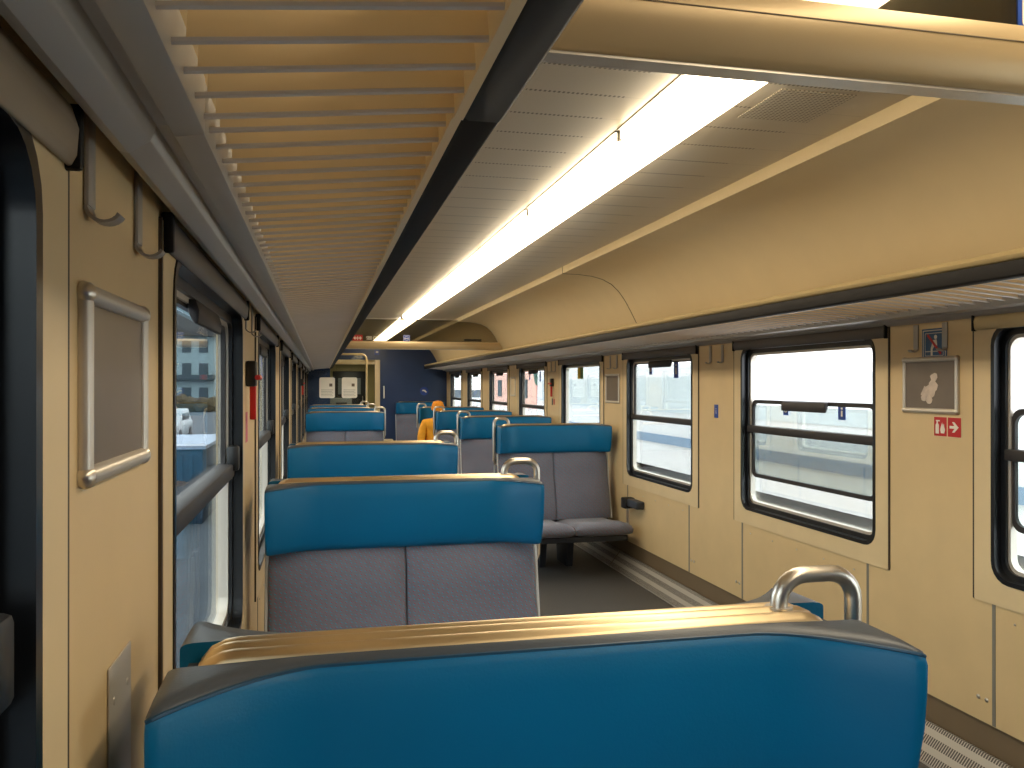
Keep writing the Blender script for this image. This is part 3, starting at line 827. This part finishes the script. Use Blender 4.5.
# a train standing on the next track
t = thing('passing_train', 'pale passenger train on the next track outside the nearer right windows', 'train', (7.6, 9.5, -.3))
L0, L1 = -9, 14
MB().ext_y([(-1.4,.25),(1.4,.25),(1.45,1.0),(1.4,2.9),(1.1,3.35),(.5,3.55),(-.5,3.55),(-1.1,3.35),(-1.4,2.9),(-1.45,1.0)], L0, L1).build('carriage_body', 'trainwhite', t)
b = MB(); b.box(-1.462,-1.44,L0+.3,L1-.3,.72,.88); b.build('blue_band', 'bluegrey', t)
b = MB(); b.box(-1.452,-1.43,L0+.3,L1-.3,2.35,2.8); b.build('pink_band', 'trainband', t)
b = MB(); b.box(-1.16,-1.02,L0,L1,3.30,3.36); b.build('gutter', 'bluegrey', t)
MB().box(-1.455,-1.43,L0+.6,L1-.6,1.3,1.95).build('window_band', 'trainwin', t)
for y in (-7,-4.5,8.5,11): MB().tube([(-1.2,y,.1),(1.2,y,.1)], .42, 16).build('wheelset', 'bark', t)
# pale pink building further on
t = thing('pink_building', 'long pink building with a red gate seen through the far right windows', 'building', (20, 62, GZ))
MB().box(-4,4,-24,22,0,7.2).build('walls', 'pinkhouse', t); MB().loft([[(-4.6,y,7.2),(4.6,y,7.2),(0,y,9.4)] for y in (-24.5,22.5)]).build('roof', 'roof', t)
MB().box(-4.05,-3.98,-6,-1,0,3.4).build('gate', 'redpanel', t)
for k in range(9):
    for z in (1.4, 4.6):
        if not (z < 3 and -7 < -22+4.8*k < 0): MB().box(-4.05,-3.98,-22+4.8*k,-20.4+4.8*k,z,z+1.5).build('window', 'housewin', t)
def tree(x, y, h, r, label):
    t = thing('tree', label, 'tree', (x, y, GZ), 'trees beyond the platforms')
    MB().tube([(0,0,0),(.1,0,h*.3),(0,.1,h*.6)], .2, 8, [.24,.18,.1]).build('trunk', 'bark', t)
    me = bpy.data.meshes.new('crown'); bm = bmesh.new()
    for q in range(9):
        a = random.uniform(0,2*pi); rr_ = random.uniform(.2,.6)*r
        m = Matrix.Translation((rr_*cos(a), rr_*sin(a), h*random.uniform(.45,.9)))
        bmesh.ops.create_icosphere(bm, subdivisions=3, radius=r*random.uniform(.4,.62), matrix=m)
    for v in bm.verts: v.co += Vector((random.uniform(-1,1),random.uniform(-1,1),random.uniform(-1,1)))*r*.09
    bm.to_mesh(me); bm.free(); me.materials.append(M['leaf'])
    o = bpy.data.objects.new('crown', me); C.objects.link(o); o.parent = t
tree(13.2, 37, 6.2, 2.2, 'tree in front of the pink building, nearer of the two')
tree(13.6, 45, 5.2, 1.8, 'tree in front of the pink building, farther of the two')
t = thing('platform_railing', 'pale railing of thin upright bars outside the undivided right window', 'railing', (9.6, 26, -.35))
b = MB()
for k in range(60): b.box(-.012,.012,-4.5+.15*k,-4.476+.15*k,.1,1.1)
b.build('bars', 'trainband', t); MB().box(-.03,.03,-4.5,4.5,1.1,1.16).build('top_rail', 'bluegrey', t)
t = thing('signal_box', 'grey trackside cabinet post outside the undivided right window', 'cabinet', (11, 29, -.35))
MB().box(-.4,.4,-.5,.5,0,2.6).build('body', 'trainwin', t, bevel=.03); MB().box(-.5,.5,-.6,.6,2.6,2.75).build('top', 'bluegrey', t)
# left: hillside, white house, fence, car
b = MB(); secs = []
for i in range(13):
    x = -170+i*14
    secs.append([(x, 215+10*sin(i*1.3)+k*9, GZ-.1+(k/10)**1.2*70*(1.1-.04*i+.08*sin(i*2.1+k*.7))) for k in range(11)])
b.loft(secs, cap=False, closed=False); struct(b.build('hills_outside', 'hill'))
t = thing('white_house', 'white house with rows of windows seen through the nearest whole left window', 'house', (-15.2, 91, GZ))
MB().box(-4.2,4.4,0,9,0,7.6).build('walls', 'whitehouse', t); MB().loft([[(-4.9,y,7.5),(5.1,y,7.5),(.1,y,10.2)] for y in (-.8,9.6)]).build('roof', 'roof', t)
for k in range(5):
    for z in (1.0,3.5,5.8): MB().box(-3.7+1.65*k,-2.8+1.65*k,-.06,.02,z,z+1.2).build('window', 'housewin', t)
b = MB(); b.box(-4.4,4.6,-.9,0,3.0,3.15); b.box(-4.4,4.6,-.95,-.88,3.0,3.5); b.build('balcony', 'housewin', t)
t = thing('bush', 'autumn coloured hedge in front of the white house', 'bush', (-13.5, 80, GZ))
me = bpy.data.meshes.new('foliage'); bm = bmesh.new()
for k in range(14): bmesh.ops.create_icosphere(bm, subdivisions=2, radius=random.uniform(.6,1.0), matrix=Matrix.Translation((-4.5+.7*k, random.uniform(-.5,.5), random.uniform(.3,.8))))
for v in bm.verts: v.co += Vector((random.uniform(-1,1),random.uniform(-1,1),random.uniform(-1,1)))*.1
bm.to_mesh(me); bm.free(); me.materials.append(M['bushmix']); o = bpy.data.objects.new('foliage', me); C.objects.link(o); o.parent = t
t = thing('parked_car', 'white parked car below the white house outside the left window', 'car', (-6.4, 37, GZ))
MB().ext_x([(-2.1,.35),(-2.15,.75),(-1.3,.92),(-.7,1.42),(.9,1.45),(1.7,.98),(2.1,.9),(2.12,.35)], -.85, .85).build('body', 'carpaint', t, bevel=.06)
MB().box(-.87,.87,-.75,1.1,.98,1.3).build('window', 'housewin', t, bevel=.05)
for sx in (-1,1):
    for y in (-1.3,1.3): MB().tube([(sx*.7,y,.32),(sx*.88,y,.32)], .32, 16).build('wheel', 'dark', t)
t = thing('trackside_container', 'blue ribbed trackside container seen low through the nearest whole left window', 'container', (-2.75, 15.5, GZ))
MB().box(-.7,.72,0,3.5,0,1.32).build('body', 'fence', t, bevel=.02)
b = MB()
for k in range(9): b.box(-.66+.165*k,-.60+.165*k,-.03,0,.1,1.22)
b.build('ribs', 'fence', t); MB().box(-.75,.77,-.05,3.55,1.32,1.38).build('lid', 'bluegrey', t)

# ------------------------------------------------------------------ light and camera
w = bpy.data.worlds.new('sky'); bpy.context.scene.world = w; w.use_nodes = True
bg = w.node_tree.nodes['Background']; bg.inputs[0].default_value = (.90,.95,1,1); bg.inputs[1].default_value = 2.5
sc = bpy.context.scene
sc.view_settings.view_transform = 'Standard'; sc.view_settings.look = 'None'; sc.view_settings.gamma = 1; sc.view_settings.exposure = 1.02
sc.view_settings.use_curve_mapping = False
sc.cycles.max_bounces = 10; sc.cycles.transparent_max_bounces = 24; sc.cycles.sample_clamp_indirect = 6
cam = bpy.data.cameras.new('camera'); co = bpy.data.objects.new('camera', cam); C.objects.link(co)
cam.sensor_width = 36; cam.lens = 830/1024*36; cam.clip_start = .02; cam.clip_end = 1000
co.location = (0,0,E); co.rotation_euler = (math.radians(90.07), 0, -math.atan(191/830)); sc.camera = co
